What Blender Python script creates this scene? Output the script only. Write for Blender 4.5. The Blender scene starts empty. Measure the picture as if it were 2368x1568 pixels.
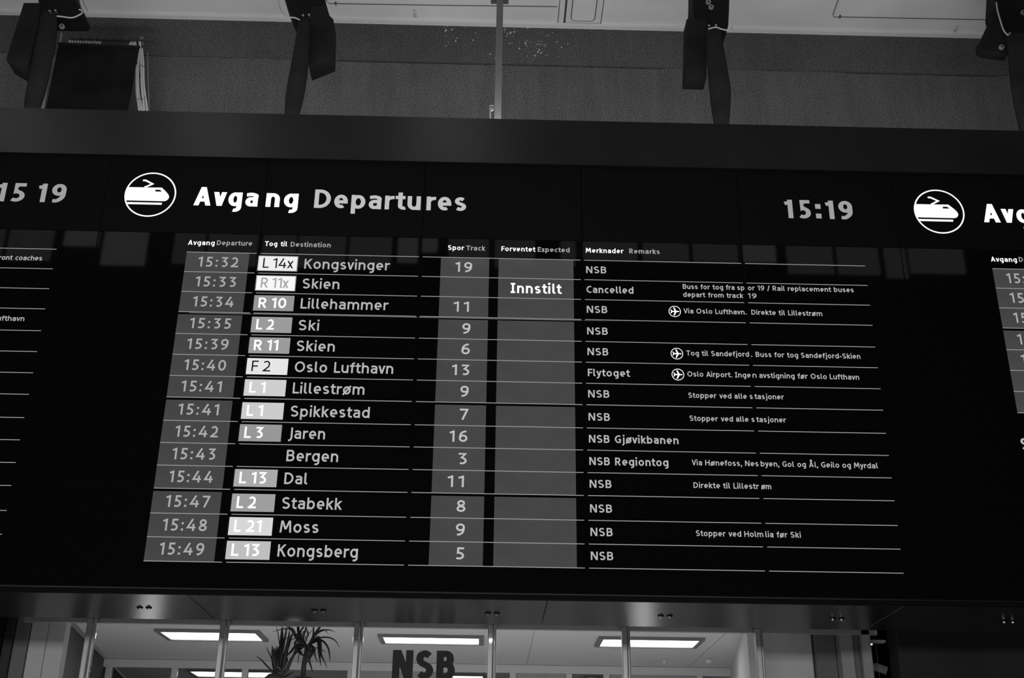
import bpy, math, random
from mathutils import Matrix, Vector
random.seed(7)
scene = bpy.context.scene
COL = scene.collection

# ------------------------------------------------------------------ camera
CAM = Vector((2.538, -6.628, 1.6))
RX = Vector((0.9996681, -0.0232555, 0.0110812))
RY = Vector((0.0195396, 0.4041936, -0.9144647))     # image down
RZ = Vector((0.0167874, 0.9143778, 0.4045138))      # view direction
FPX = 2697.76
cam = bpy.data.cameras.new('camera')
cam.sensor_width = 36.0
cam.lens = FPX / 2368 * 36.0
cam.clip_end = 200
camo = bpy.data.objects.new('camera', cam)
COL.objects.link(camo)
M = Matrix((RX, -RY, -RZ)).transposed().to_4x4()
M.translation = CAM
camo.matrix_world = M
scene.camera = camo

# ------------------------------------------------------------------ world, view
scene.view_settings.view_transform = 'Standard'
scene.view_settings.look = 'None'
scene.view_settings.exposure = 0.0
scene.view_settings.gamma = 1.0
scene.view_settings.use_curve_mapping = False
world = bpy.data.worlds.new('hall_ambience')
scene.world = world
world.use_nodes = True
world.node_tree.nodes['Background'].inputs[0].default_value = (1, 1, 1, 1)
world.node_tree.nodes['Background'].inputs[1].default_value = 0.07


def area(name, loc, target, sx, sy, power):
    l = bpy.data.lights.new(name, 'AREA')
    l.shape = 'RECTANGLE'
    l.size, l.size_y = sx, sy
    l.energy = power
    o = bpy.data.objects.new(name, l)
    COL.objects.link(o)
    o.location = loc
    d = Vector(target) - Vector(loc)
    o.rotation_euler = d.to_track_quat('-Z', 'Y').to_euler()
    return o


# unseen fill lights added to wash the concrete and the ceiling above the board
area('hall_ceiling_fill', (1.6, -5.5, 3.0), (1.6, 2.3, 8.7), 9.0, 0.3, 240)
area('housing_top_fill', (2.3, .35, 6.22), (2.3, 1.5, 9.0), 9.5, 0.15, 110)
# unseen fill added low in the hall that reaches the underside of the board
area('hall_low_fill', (2.4, -2.2, 0.3), (2.6, 1.0, 2.9), 6.0, 0.5, 60)
area('office_ceiling_fill', (1.8, 5.0, 1.0), (1.8, 5.4, 3.8), 6.0, 3.0, 62)  # fill added inside the office to brighten its ceiling, no fitting modelled

# ------------------------------------------------------------------ helpers
WLOC = {}


def at(x, y, Y):
    """photograph pixel -> point of the vertical plane at depth Y"""
    d = RX * ((x - 1184) / FPX) + RY * ((y - 784) / FPX) + RZ
    return CAM + d * ((Y - CAM.y) / d.y)


def tag(o, label=None, cat=None, group=None, kind=None):
    if label: o['label'] = label
    if cat: o['category'] = cat
    if group: o['group'] = group
    if kind: o['kind'] = kind
    return o


def empty(name, loc):
    o = bpy.data.objects.new(name, None)
    o.empty_display_size = 0.1
    o.location = loc
    COL.objects.link(o)
    WLOC[o.name] = Vector(loc)
    return o


def put(name, me, wloc, parent=None):
    o = bpy.data.objects.new(name, me)
    COL.objects.link(o)
    WLOC[o.name] = Vector(wloc)
    if parent:
        o.parent = parent
        o.location = Vector(wloc) - WLOC[parent.name]
    else:
        o.location = wloc
    return o


def obj(name, V, F, mat, parent=None, smooth=False, kind=None):
    xs = [v[0] for v in V]; ys = [v[1] for v in V]; zs = [v[2] for v in V]
    c = Vector(((min(xs) + max(xs)) / 2, (min(ys) + max(ys)) / 2, min(zs)))
    me = bpy.data.meshes.new(name)
    me.from_pydata([tuple(Vector(v) - c) for v in V], [], F)
    me.materials.append(mat)
    if smooth:
        me.polygons.foreach_set('use_smooth', [True] * len(me.polygons))
    me.update()
    o = put(name, me, c, parent)
    if kind: o['kind'] = kind
    return o


def like(src, wloc, parent=None):
    """a repeat that shares the mesh of src"""
    return put(src.name.split('.')[0], src.data, wloc, parent)


class MB:
    def __init__(s):
        s.V = []; s.F = []

    def poly(s, pts):
        n = len(s.V); s.V += [tuple(p) for p in pts]; s.F.append(tuple(range(n, n + len(pts))))

    def box(s, x0, x1, y0, y1, z0, z1, b=0.0):
        if b <= 0:
            n = len(s.V)
            s.V += [(x, y, z) for x in (x0, x1) for y in (y0, y1) for z in (z0, z1)]
            s.F += [tuple(n + i for i in f) for f in ((0, 1, 3, 2), (4, 6, 7, 5), (0, 4, 5, 1), (2, 3, 7, 6), (0, 2, 6, 4), (1, 5, 7, 3))]
            return s
        # chamfered box
        n = len(s.V)
        idx = {}
        for i, (X, sx) in enumerate(((x0, 1), (x1, -1))):
            for j, (Y, sy) in enumerate(((y0, 1), (y1, -1))):
                for k, (Z, sz) in enumerate(((z0, 1), (z1, -1))):
                    for a, p in (('x', (X, Y + sy * b, Z + sz * b)), ('y', (X + sx * b, Y, Z + sz * b)), ('z', (X + sx * b, Y + sy * b, Z))):
                        idx[i, j, k, a] = len(s.V); s.V.append(p)
        I = idx
        for i in (0, 1):
            s.F.append((I[i, 0, 0, 'x'], I[i, 1, 0, 'x'], I[i, 1, 1, 'x'], I[i, 0, 1, 'x']))
            s.F.append((I[0, i, 0, 'y'], I[1, i, 0, 'y'], I[1, i, 1, 'y'], I[0, i, 1, 'y']))
            s.F.append((I[0, 0, i, 'z'], I[1, 0, i, 'z'], I[1, 1, i, 'z'], I[0, 1, i, 'z']))
        for a in (0, 1):
            for c in (0, 1):
                s.F.append((I[a, c, 0, 'x'], I[a, c, 1, 'x'], I[a, c, 1, 'y'], I[a, c, 0, 'y']))
                s.F.append((I[a, 0, c, 'x'], I[a, 1, c, 'x'], I[a, 1, c, 'z'], I[a, 0, c, 'z']))
                s.F.append((I[0, a, c, 'y'], I[1, a, c, 'y'], I[1, a, c, 'z'], I[0, a, c, 'z']))
                for k in (0, 1):
                    s.F.append((I[a, c, k, 'x'], I[a, c, k, 'y'], I[a, c, k, 'z']))
        return s

    def prism(s, pts, off):
        """closed polygon extruded by the vector off"""
        n = len(s.V); m = len(pts); off = Vector(off)
        s.V += [tuple(p) for p in pts] + [tuple(Vector(p) + off) for p in pts]
        s.F.append(tuple(range(n, n + m))); s.F.append(tuple(range(n + 2 * m - 1, n + m - 1, -1)))
        for i in range(m):
            j = (i + 1) % m
            s.F.append((n + i, n + j, n + m + j, n + m + i))
        return s

    def tube(s, pts, r, seg=8, cap=True):
        pts = [Vector(p) for p in pts]; n0 = len(s.V)
        for i, p in enumerate(pts):
            t = (pts[min(i + 1, len(pts) - 1)] - pts[max(i - 1, 0)]).normalized()
            a = t.cross(Vector((0, 0, 1)) if abs(t.z) < .9 else Vector((1, 0, 0))).normalized(); b = t.cross(a)
            rr = r[i] if isinstance(r, (list, tuple)) else r
            for k in range(seg):
                w = 2 * math.pi * k / seg
                s.V.append(tuple(p + a * (rr * math.cos(w)) + b * (rr * math.sin(w))))
        for i in range(len(pts) - 1):
            for k in range(seg):
                q = n0 + i * seg; kk = (k + 1) % seg
                s.F.append((q + k, q + kk, q + seg + kk, q + seg + k))
        if cap:
            s.F.append(tuple(range(n0 + seg - 1, n0 - 1, -1)))
            e = n0 + (len(pts) - 1) * seg
            s.F.append(tuple(range(e, e + seg)))
        return s

    def build(s, name, mat, parent=None, **k):
        return obj(name, s.V, s.F, mat, parent, **k)


def mat(name, base=0.5, rough=0.6, metal=0.0, spec=0.5, emit=0.0, noise=None, bump=None):
    """grey procedural material; noise = (scale, low, high, detail), bump = (scale, strength)"""
    m = bpy.data.materials.new(name)
    m.use_nodes = True
    nt = m.node_tree; b = nt.nodes['Principled BSDF']
    b.inputs['Base Color'].default_value = (base, base, base, 1)
    b.inputs['Roughness'].default_value = rough
    b.inputs['Metallic'].default_value = metal
    b.inputs['Specular IOR Level'].default_value = spec
    if emit:
        b.inputs['Emission Color'].default_value = (1, 1, 1, 1)
        b.inputs['Emission Strength'].default_value = emit
    if noise or bump:
        tc = nt.nodes.new('ShaderNodeTexCoord')
    if noise:
        n = nt.nodes.new('ShaderNodeTexNoise')
        n.inputs['Scale'].default_value = noise[0]; n.inputs['Detail'].default_value = noise[3]
        nt.links.new(tc.outputs['Object'], n.inputs['Vector'])
        r = nt.nodes.new('ShaderNodeMapRange')
        r.inputs[1].default_value = .3; r.inputs[2].default_value = .7
        r.inputs[3].default_value = noise[1]; r.inputs[4].default_value = noise[2]
        nt.links.new(n.outputs['Fac'], r.inputs[0])
        nt.links.new(r.outputs[0], b.inputs['Emission Strength' if emit else 'Base Color'])
    if bump:
        n2 = nt.nodes.new('ShaderNodeTexNoise'); n2.inputs['Scale'].default_value = bump[0]; n2.inputs['Detail'].default_value = 6
        nt.links.new(tc.outputs['Object'], n2.inputs['Vector'])
        bp = nt.nodes.new('ShaderNodeBump'); bp.inputs['Strength'].default_value = bump[1]; bp.inputs['Distance'].default_value = .01
        nt.links.new(n2.outputs['Fac'], bp.inputs['Height']); nt.links.new(bp.outputs[0], b.inputs['Normal'])
    return m


def emission(name, v):
    m = bpy.data.materials.new(name); m.use_nodes = True
    nt = m.node_tree; nt.nodes.clear()
    e = nt.nodes.new('ShaderNodeEmission'); o = nt.nodes.new('ShaderNodeOutputMaterial')
    e.inputs[0].default_value = (1, 1, 1, 1); e.inputs[1].default_value = v
    nt.links.new(e.outputs[0], o.inputs[0])
    return m


def concrete(name, lo, hi, streak=0.25):
    m = bpy.data.materials.new(name); m.use_nodes = True
    nt = m.node_tree; b = nt.nodes['Principled BSDF']; b.inputs['Roughness'].default_value = .95; b.inputs['Specular IOR Level'].default_value = .1
    tc = nt.nodes.new('ShaderNodeTexCoord')
    def noise(scale, detail, mp=None, rough=.6):
        n = nt.nodes.new('ShaderNodeTexNoise'); n.inputs['Scale'].default_value = scale; n.inputs['Detail'].default_value = detail; n.inputs['Roughness'].default_value = rough
        if mp:
            q = nt.nodes.new('ShaderNodeMapping'); q.inputs['Scale'].default_value = mp
            nt.links.new(tc.outputs['Object'], q.inputs[0]); nt.links.new(q.outputs[0], n.inputs['Vector'])
        else:
            nt.links.new(tc.outputs['Object'], n.inputs['Vector'])
        return n
    def ramp(n, a, c, lo_, hi_):
        r = nt.nodes.new('ShaderNodeMapRange'); r.inputs[1].default_value = a; r.inputs[2].default_value = c; r.inputs[3].default_value = lo_; r.inputs[4].default_value = hi_
        nt.links.new(n.outputs['Fac'], r.inputs[0]); return r
    def mul(a, c):
        k = nt.nodes.new('ShaderNodeMath'); k.operation = 'MULTIPLY'; nt.links.new(a.outputs[0], k.inputs[0]); nt.links.new(c.outputs[0], k.inputs[1]); return k
    grain = noise(75, 3, rough=.8)
    g = ramp(grain, .3, .7, lo, hi)
    s = ramp(noise(1.0, 4, (9, 9, .8)), .3, .7, 1 - streak, 1 + streak * .6)
    big = ramp(noise(.9, 3), .3, .7, .86, 1.12)
    pit = ramp(noise(60, 2, rough=.4), .30, .36, .5, 1.0)
    out = mul(mul(mul(g, s), big), pit)
    nt.links.new(out.outputs[0], b.inputs['Base Color'])
    bp = nt.nodes.new('ShaderNodeBump'); bp.inputs['Strength'].default_value = .5; bp.inputs['Distance'].default_value = .01
    nt.links.new(grain.outputs['Fac'], bp.inputs['Height']); nt.links.new(bp.outputs[0], b.inputs['Normal'])
    return m


MAT = {
    'glassy': mat('screen_glass_black', .0025, .03, spec=.42),
    'header': mat('header_matt_black', .002, .6, spec=.1),
    'gap': mat('seam_backing_grey', .035, .5),
    'fascia': mat('fascia_dark_metal', .009, .25, 0.0, .4, noise=(2.2, .008, .011, 3)),
    'soffit': mat('soffit_dark_metal', .010, .24, 0, .07, noise=(2.5, .009, .014, 3)),
    'lip': mat('edge_strip_metal', .012, .25, .3),
    'lip_dark': mat('edge_strip_black', .003, .8, spec=.05),
    'bolt': mat('bolt_steel', .45, .3, 1.0),
    'hole': mat('bolt_recess_black', .004, .8, spec=.1),
    'cell': mat('shaded_cell', .003, .06, spec=.42, emit=.06, noise=(3.0, .052, .068, 2)),
    'concrete_up': concrete('concrete_upper', .022, .108, .08),
    'concrete_low': concrete('concrete_lower', .018, .145, .14),
    'speck': mat('paint_speck', .5, .8),
    'ceil': mat('ceiling_panel_white', .52, .6, spec=.3, noise=(1.2, .48, .56, 5)),
    'ceil_strip': mat('ceiling_strip', .5, .6, spec=.3),
    'cove': mat('cove_trim', .5, .7, spec=.2),
    'wire': mat('ceiling_wire', .06, .6),
    'stain': mat('ceiling_stain', .28, .8, noise=(20, .25, .5, 3)),
    'pole': mat('hanger_pole_paint', .085, .45),
    'pole_dark': mat('hanger_flange', .03, .6),
    'bracket': mat('bracket_galvanised', .4, .5),
    'black': mat('fixture_black', .006, .8, spec=.1, noise=(4, .004, .009, 3)),
    'black2': mat('fixture_blacker', .003, .7, spec=.12),
    'cable': mat('cable_grey', .22, .5),
    'knob': mat('fixture_knob', .13, .4),
    'cloth': mat('banner_cloth', .006, .95, spec=.03, noise=(3, .004, .009, 4), bump=(3.5, .5)),
    'slat': mat('blind_slat', .42, .6, spec=.3),
    'cord': mat('blind_cord', .03, .8),
    'mullion': mat('mullion_steel', .3, .3, .25),
    'mullion_cap': mat('mullion_cap_black', .015, .5),
    'rail': mat('glazing_rail', .42, .6),
    'office_ceil': mat('office_ceiling_paint', .62, .9, noise=(40, .57, .66, 4)),
    'office_wall': mat('office_wall_paint', .6, .9, noise=(2, .56, .64, 3)),
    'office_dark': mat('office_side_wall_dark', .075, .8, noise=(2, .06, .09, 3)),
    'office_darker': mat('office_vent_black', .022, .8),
    'lampframe': mat('lamp_frame_grey', .2, .6),
    'tube': emission('fluorescent_diffuser', 7.5),
    'frame': mat('partition_frame_white', .7, .7),
    'column': mat('column_grey', .17, .7, noise=(3, .15, .2, 3)),
    'column_light': mat('column_light_grey', .38, .7, noise=(3, .34, .42, 3)),
    'column_dark': mat('column_dark', .035, .7),
    'dark_wall': mat('dark_wall_panel', .012, .6, spec=.2, noise=(1.5, .010, .02, 3)),
    'sign': mat('sign_letter_dark', .012, .6, spec=.2),
    'leaf': mat('leaf_dark', .035, .5, noise=(9, .02, .06, 2)),
    'leaf2': mat('leaf_mid', .07, .5, noise=(9, .05, .1, 2)),
    'stem': mat('palm_stem', .05, .8, bump=(20, .6)),
    'pot': mat('basket_pot', .06, .7, bump=(30, .8)),
    'floor': mat('floor_stone', .3, .5, noise=(2, .26, .34, 4)),
    'hall': mat('hall_wall_dark', .02, .8),
    'white_txt': emission('lettering_white', 1.15),
    'grey_txt': emission('lettering_grey', .46),
    'time_txt': emission('lettering_time', .40),
    'num_txt': emission('lettering_number', .52),
    'dim_txt': emission('lettering_dim', .37),
    'clock_txt': emission('lettering_clock', .34),
    'title_grey': emission('lettering_title_grey', .52),
    'black_txt': emission('lettering_black', .006),
    'line': emission('rule_line', .34),
    'clerestory': emission('clerestory_daylight', .42),
    'clerestory_dim': emission('clerestory_daylight_dim', .26),
    'globe': emission('added_glow', 11.0),  # glow of the assumed office globes, also of the glint beads
    'assumed_hall_globe': emission('assumed_hall_glow', 22.0),  # glow of the assumed hall globes
}

# thin pane: lets light through and reflects by angle
gm = bpy.data.materials.new('window_glass'); gm.use_nodes = True
nt = gm.node_tree; nt.nodes.clear()
tr = nt.nodes.new('ShaderNodeBsdfTransparent'); tr.inputs[0].default_value = (.92, .92, .92, 1)
gl = nt.nodes.new('ShaderNodeBsdfGlossy'); gl.inputs['Roughness'].default_value = .01
fr = nt.nodes.new('ShaderNodeFresnel'); fr.inputs[0].default_value = 1.45
mx = nt.nodes.new('ShaderNodeMixShader'); ou = nt.nodes.new('ShaderNodeOutputMaterial')
nt.links.new(fr.outputs[0], mx.inputs[0]); nt.links.new(tr.outputs[0], mx.inputs[1]); nt.links.new(gl.outputs[0], mx.inputs[2]); nt.links.new(mx.outputs[0], ou.inputs[0])
MAT['glass'] = gm


# ------------------------------------------------------------------ lettering: a stroke alphabet, cap height 10 units
def arc(cx, cy, rx, ry, a0, a1, n=14):
    return [(cx + rx * math.cos(math.radians(a0 + (a1 - a0) * i / n)), cy + ry * math.sin(math.radians(a0 + (a1 - a0) * i / n))) for i in range(n + 1)]


def catmull(P, n=6):
    out = []
    Q = [P[0]] + list(P) + [P[-1]]
    for i in range(1, len(Q) - 2):
        p0, p1, p2, p3 = Q[i - 1:i + 3]
        for k in range(n):
            t = k / n
            out.append(tuple(.5 * (2 * p1[a] + (p2[a] - p0[a]) * t + (2 * p0[a] - 5 * p1[a] + 4 * p2[a] - p3[a]) * t * t + (3 * p1[a] - p0[a] - 3 * p2[a] + p3[a]) * t ** 3) for a in (0, 1)))
    out.append(P[-1])
    return out


def vy(w):
    """level strokes are thinner than upright ones in the heavy weights"""
    return 1.0 if w < 1.5 else max(.78, 1 - (w - 1.5) * .3)


def glyph(c, w):
    """returns (ink width, primitives); ('d',...) = straight stroke cut level at both ends, ('p', pts) = ribbon"""
    h = w / 2; v = h * vy(w); T = 10 - v; XH = 7.45; X = XH - v; D = -2.7
    d = lambda x0, y0, x1, y1: ('d', x0, y0, x1, y1)
    hb = lambda x0, x1, y: ('p', [(x0, y), (x1, y)])

    def oval(x0, x1, y0, y1, a0=0, a1=360, n=26):
        return arc((x0 + x1) / 2, (y0 + y1) / 2, (x1 - x0) / 2 - h, (y1 - y0) / 2 - v, a0, a1, n)
    if c == '0': return 6.2, [('p', oval(0, 6.2, 0, 10))]
    if c == '1': return 3.6, [d(3.6 - h, 0, 3.6 - h, 10), ('p', [(3.6 - h * .6, 10 - h * 1.1), (0.25, 8.35 - h * .4)])]
    if c == '2': return 5.8, [('p', arc(2.7, 7.05, 2.75 - h, 2.95 - v, 150, -20, 14) + [(4.4, 4.6), (h * 1.2 + .1, v * 1.1)]), hb(0.1, 5.8, v)]
    if c == '3': return 5.6, [('p', [(.5, T), (4.6, T), (2.3, 6.0), (3.0, 5.9)] + arc(2.6, 3.1, 3.0 - h, 3.1 - v - .05, 68, -125, 16))]
    if c == '4': return 6.6, [('p', [(4.1, 10), (h * .8 + .2, 2.2 + v * .9), (6.6, 2.2 + v * .9)]), d(4.9, 0, 4.9, 6.0)]
    if c == '5': return 5.6, [('p', [(5.3, T), (1.0 + h, T), (.8 + h, 5.6), (2.2, 6.2 - v * .2)] + arc(2.4, 3.1, 3.2 - h, 3.1 - v, 82, -130, 16))]
    if c in '69':
        s6 = [('p', oval(0, 6, 0, 6.4)), ('p', catmull([(5.0, 10 - h * .8), (3.2, 9.0), (1.4, 7.0), (h, 3.6)]))]
        if c == '6': return 6.0, s6
        return 6.0, [('p', [(6 - x, 10 - y) for x, y in q[1]]) for q in s6]
    if c == '7': return 5.6, [('p', [(0.1, T), (5.6 - h * .9, T), (1.6 + h * .3, 0)])]
    if c == '8': return 6.0, [('p', oval(.35, 5.65, 5.0 - h * .5, 10)), ('p', oval(0, 6, 0, 5.0 + h * .5))]
    if c == ':': q = w * 1.12; return q, [d(q / 2, .2, q / 2, .2 + q), d(q / 2, 5.6, q / 2, 5.6 + q)] if False else [('b', 0, .2, q, .2 + q), ('b', 0, 5.4, q, 5.4 + q)]
    if c == '.': q = w * 1.1; return q, [('b', 0, 0, q, q)]
    if c == ',': q = w * 1.05; return q, [('b', 0, 0, q, q), ('p', [(q * .55, .6), (q * .1, -1.9)])]
    if c == '-': return 3.2, [hb(0, 3.2, 3.6)]
    if c == '/': return 4.4, [d(h, -1.2, 4.4 - h, 10.3)]
    # capitals
    if c in 'AÅ':
        g = [d(h * 1.05, 0, 3.6, 10), d(7.2 - h * 1.05, 0, 3.6, 10), hb(1.5, 5.7, 3.0)]
        if c == 'Å': g = g + [('p', arc(3.6, 11.9, 1.15, 1.15, 0, 360, 12))]
        return 7.2, g
    if c == 'B': return 6.2, [d(h, 0, h, 10), ('p', [(h, T), (3.2, T)] + arc(3.2, (T + 5.3) / 2, 2.6 - h, (T - 5.3) / 2, 90, -90, 10) + [(h, 5.3)]), ('p', [(h, 5.3), (3.2, 5.3)] + arc(3.2, (5.3 + v) / 2, 3.0 - h, (5.3 - v) / 2, 90, -90, 10) + [(h, v)])]
    if c == 'C': return 5.9, [('p', arc(4.1, 5, 4.1 - h, 5 - v, 62, 298, 22))]
    if c == 'D': return 6.8, [d(h, 0, h, 10), ('p', [(h, T), (2.4, T)] + arc(2.4, 5, 4.4 - h, 5 - v, 90, -90, 18) + [(h, v)])]
    if c == 'E': return 5.2, [d(h, 0, h, 10), hb(h, 5.2, T), hb(h, 4.8, 5.2), hb(h, 5.2, v)]
    if c == 'F': return 5.0, [d(h, 0, h, 10), hb(h, 5.0, T), hb(h, 4.6, 4.9)]
    if c == 'G': return 6.6, [('p', arc(4.2, 5, 4.2 - h, 5 - v, 58, 270, 20) + [(4.6, v), (6.6 - h, v + .6), (6.6 - h, 4.6), (4.0, 4.6)])]
    if c == 'H': return 7.0, [d(h, 0, h, 10), d(7 - h, 0, 7 - h, 10), hb(h, 7 - h, 5.1)]
    if c == 'I': return 3.6, [d(1.8, 0, 1.8, 10), hb(0, 3.6, T), hb(0, 3.6, v)]
    if c == 'J': return 3.2, [('p', [(3.2 - h, 10), (3.2 - h, .8), (2.6 - h, -.9), (0.1, -1.7)])]
    if c == 'K': return 6.4, [d(h, 0, h, 10), d(h + .3, 4.5, 5.9 - h * .8, 10), d(2.6, 5.6, 6.4 - h * 1.1, 0)]
    if c == 'L': return 4.9, [d(h, 0, h, 10), hb(h, 4.9, v)]
    if c == 'M': return 8.6, [d(h * 1.0, 0, h + .7, 10), d(8.6 - h, 0, 7.9 - h, 10), d(h + .9, 10, 4.3, 2.6), d(7.7 - h, 10, 4.3, 2.6)]
    if c == 'N': return 7.0, [d(h, 0, h, 10), d(7 - h, 0, 7 - h, 10), d(h * 1.25, 10, 7 - h * 1.25, 0)]
    if c == 'O': return 8.0, [('p', oval(0, 8.0, 0, 10, 0, 360, 32))]
    if c == 'R': return 6.2, [d(h, 0, h, 10), ('p', [(h, T), (3.0, T)] + arc(3.0, (T + 4.6) / 2, 2.8 - h, (T - 4.6) / 2, 90, -90, 12) + [(h, 4.6)]), d(3.0, 4.6, 6.2 - h * 1.1, 0)]
    if c in 'Ss':
        k = .0
        H, W_ = (10, 6.0) if c == 'S' else (XH, 4.9)
        P = [(.90, .90), (.55, 1.0), (.14, .93), (.0, .75), (.16, .59), (.5, .50), (.84, .41), (1.0, .25), (.84, .07), (.44, .0), (.03, .09)]
        return W_, [('p', catmull([(h + (W_ - w) * x, v + (H - 2 * v) * y) for x, y in P], 5))]
    if c == 'T': return 6.6, [hb(0, 6.6, T), d(3.3, 0, 3.3, 10)]
    if c == 'V': return 6.8, [d(h * 1.05, 10, 3.4, 0), d(6.8 - h * 1.05, 10, 3.4, 0)]
    # lower case
    if c == 'a': R = 5.3; return R, [('p', [(.5, X - .3)] + catmull([(.5, X - .35), (2.5, X), (4.5 - h * .3, X - .6), (R - h, X - 2.0)], 5)[1:] + [(R - h, 0)]), ('p', [(R - h, 4.15), (2.3, 4.15)] + arc(2.3, (4.15 + v) / 2, 2.3 - h, (4.15 - v) / 2, 90, 270, 10) + [(3.2, v + .1), (R - h, 1.5)])]
    if c == 'b': return 5.9, [d(h, 0, h, 10), ('p', oval(0, 5.9, 0, XH))]
    if c == 'c': return 4.7, [('p', arc(3.2, XH / 2, 3.2 - h, XH / 2 - v, 62, 298, 18))]
    if c == 'd': return 5.9, [d(5.9 - h, 0, 5.9 - h, 10), ('p', oval(0, 5.9, 0, XH))]
    if c == 'e': return 5.7, [('p', [(h, 3.55), (5.7 - h, 3.55)] + arc(2.85, XH / 2 + .05, 2.85 - h, XH / 2 - v - .05, 2, 302, 22))]
    if c == 'f': return 4.0, [('p', [(1.1 + h, 0), (1.1 + h, 8.0)] + arc(1.1 + h + 1.6, 8.0, 1.6, T - 8.0, 180, 75, 7)), hb(0, 3.9, X)]
    if c == 'g': return 5.8, [('p', oval(0, 5.8, 0, XH)), ('p', [(5.8 - h, XH), (5.8 - h, -.5)] + arc(3.1, -.5, 2.7 - h, 2.2 - v * .6, 0, -115, 9))]
    if c in 'hnm':
        g = [d(h, 0, h, 10 if c == 'h' else XH)]
        R = 5.6 if c != 'm' else 5.0
        def arch(x0, x1): return ('p', arc((x0 + x1) / 2, X - 2.3, (x1 - x0) / 2, 2.3, 180, 0, 12) + [(x1, 0)])
        if c == 'm': return 9.2, g + [arch(h, 4.6), arch(4.6, 9.2 - h)]
        return R, g + [arch(h, R - h)]
    if c == 'i': q = w * 1.1; return w, [d(h, 0, h, XH), ('b', h - q / 2, 8.9, h + q / 2, 8.9 + q)]
    if c == 'j': q = w * 1.1; return 2.4, [('p', [(2.4 - h, XH), (2.4 - h, -.9), (1.9 - h, -1.9), (0, -2.4)]), ('b', 2.4 - h - q / 2, 8.9, 2.4 - h + q / 2, 8.9 + q)]
    if c == 'k': return 5.4, [d(h, 0, h, 10), d(h + .3, 3.4, 5.0 - h * .7, XH), d(2.2, 4.0, 5.4 - h * 1.1, 0)]
    if c == 'l': return 2.9, [('p', [(h, 10), (h, 2.0)] + arc(h + 1.5, 1.9, 1.5, 1.9 - v, 185, 275, 7))]
    if c == 'o': return 6.0, [('p', oval(0, 6.0, 0, XH))]
    if c == 'ø': return 6.0, [('p', oval(0, 6.0, 0, XH)), ('p', [(.1, -.35), (5.9, XH + .35)])]
    if c == 'p': return 5.9, [d(h, D, h, XH), ('p', oval(0, 5.9, 0, XH))]
    if c == 'r': return 3.9, [d(h, 0, h, XH), ('p', [(h, X - 2.1)] + arc(h + 2.4, X - 2.3, 2.4, 2.2, 170, 88, 8) + [(3.9, X - .12)])]
    if c == 't': return 4.0, [('p', [(.9 + h, 9.3), (.9 + h, 2.0)] + arc(.9 + h + 1.6, 2.0, 1.6, 2.0 - v, 180, 275, 7) + [(4.0, v + .15)]), hb(0, 3.9, X)]
    if c == 'u': R = 5.6; return R, [d(R - h, 0, R - h, XH), ('p', [(h, XH)] + arc(R / 2, 2.3 + v, R / 2 - h, 2.3, 180, 360, 12))]
    if c == 'v': return 5.6, [d(h * 1.05, XH, 2.8, 0), d(5.6 - h * 1.05, XH, 2.8, 0)]
    if c == 'x': return 5.4, [d(h * 1.2, 0, 5.4 - h * 1.2, XH), d(h * 1.2, XH, 5.4 - h * 1.2, 0)]
    if c == 'y': return 5.6, [d(h * 1.05, XH, 3.1, 0), ('p', [(5.6 - h * 1.05, XH), (3.0, .2), (2.2, -1.7), (.5, -2.4)])]
    return 2.2, []


def ribbon(pts, h, MBu, T3, vert=False):
    n = len(pts)
    closed = n > 8 and (Vector(pts[0]) - Vector(pts[-1])).length < 1e-4
    L = []; Rr = []
    P = [Vector(p) for p in pts]
    for i in range(n):
        a = P[i] - P[i - 1] if i else None
        b = P[i + 1] - P[i] if i < n - 1 else None
        if closed and i in (0, n - 1):
            a = P[-1] - P[-2]; b = P[1] - P[0]
        if a is None or a.length < 1e-6: a = b
        if b is None or b.length < 1e-6: b = a
        a = a.normalized(); b = b.normalized()
        na = Vector((-a.y, a.x)); nb = Vector((-b.y, b.x))
        m = na + nb
        if m.length < 1e-3: m = na
        m.normalize()
        k = min(1 / max(m.dot(na), .01), 1.9)
        o_ = Vector((m.x * h * k, m.y * h * k * vy(2 * h))) if vert else m * h * k
        L.append(P[i] + o_); Rr.append(P[i] - o_)
    base = len(MBu.V)
    for l, r in zip(L, Rr):
        MBu.V.append(T3(l)); MBu.V.append(T3(r))
    for i in range(n - 1):
        q = base + 2 * i
        MBu.F.append((q + 1, q + 3, q + 2, q))


def prim_polys(g, w, MBu, T3, sx=1.0):
    h = w / 2
    for p in g:
        if p[0] == 'p': ribbon([(a * sx, c_) for a, c_ in p[1]], h, MBu, T3, True)
        elif p[0] == 'b':
            m_ = (p[1] + p[3]) / 2 * sx; r_ = (p[3] - p[1]) / 2
            MBu.poly([T3(Vector(q)) for q in ((m_ - r_, p[2]), (m_ + r_, p[2]), (m_ + r_, p[4]), (m_ - r_, p[4]))])
        else:
            _, x0, y0, x1, y1 = p
            x0 *= sx; x1 *= sx
            if y0 > y1: x0, y0, x1, y1 = x1, y1, x0, y0
            dx = h * math.hypot(x1 - x0, y1 - y0) / abs(y1 - y0)
            MBu.poly([T3(Vector(q)) for q in ((x0 - dx, y0), (x0 + dx, y0), (x1 + dx, y1), (x1 - dx, y1))])


SXS = []


def layout(s, w, track=1.35, space=5.4):
    x = 0; out = []
    for i, c in enumerate(s):
        if c == ' ':
            x += space; continue
        gw, g = glyph(c, w)
        out.append((x, g)); x += gw
        if i < len(s) - 1 and s[i + 1] != ' ':
            nx = s[i + 1]
            k = track
            if c in 'AVvyx' or nx in 'AVvyx': k *= .45
            if c in 'rtfTlkFLK' : k *= .6
            if nx in 'tfT': k *= .7
            x += k
    return x, out


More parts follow.
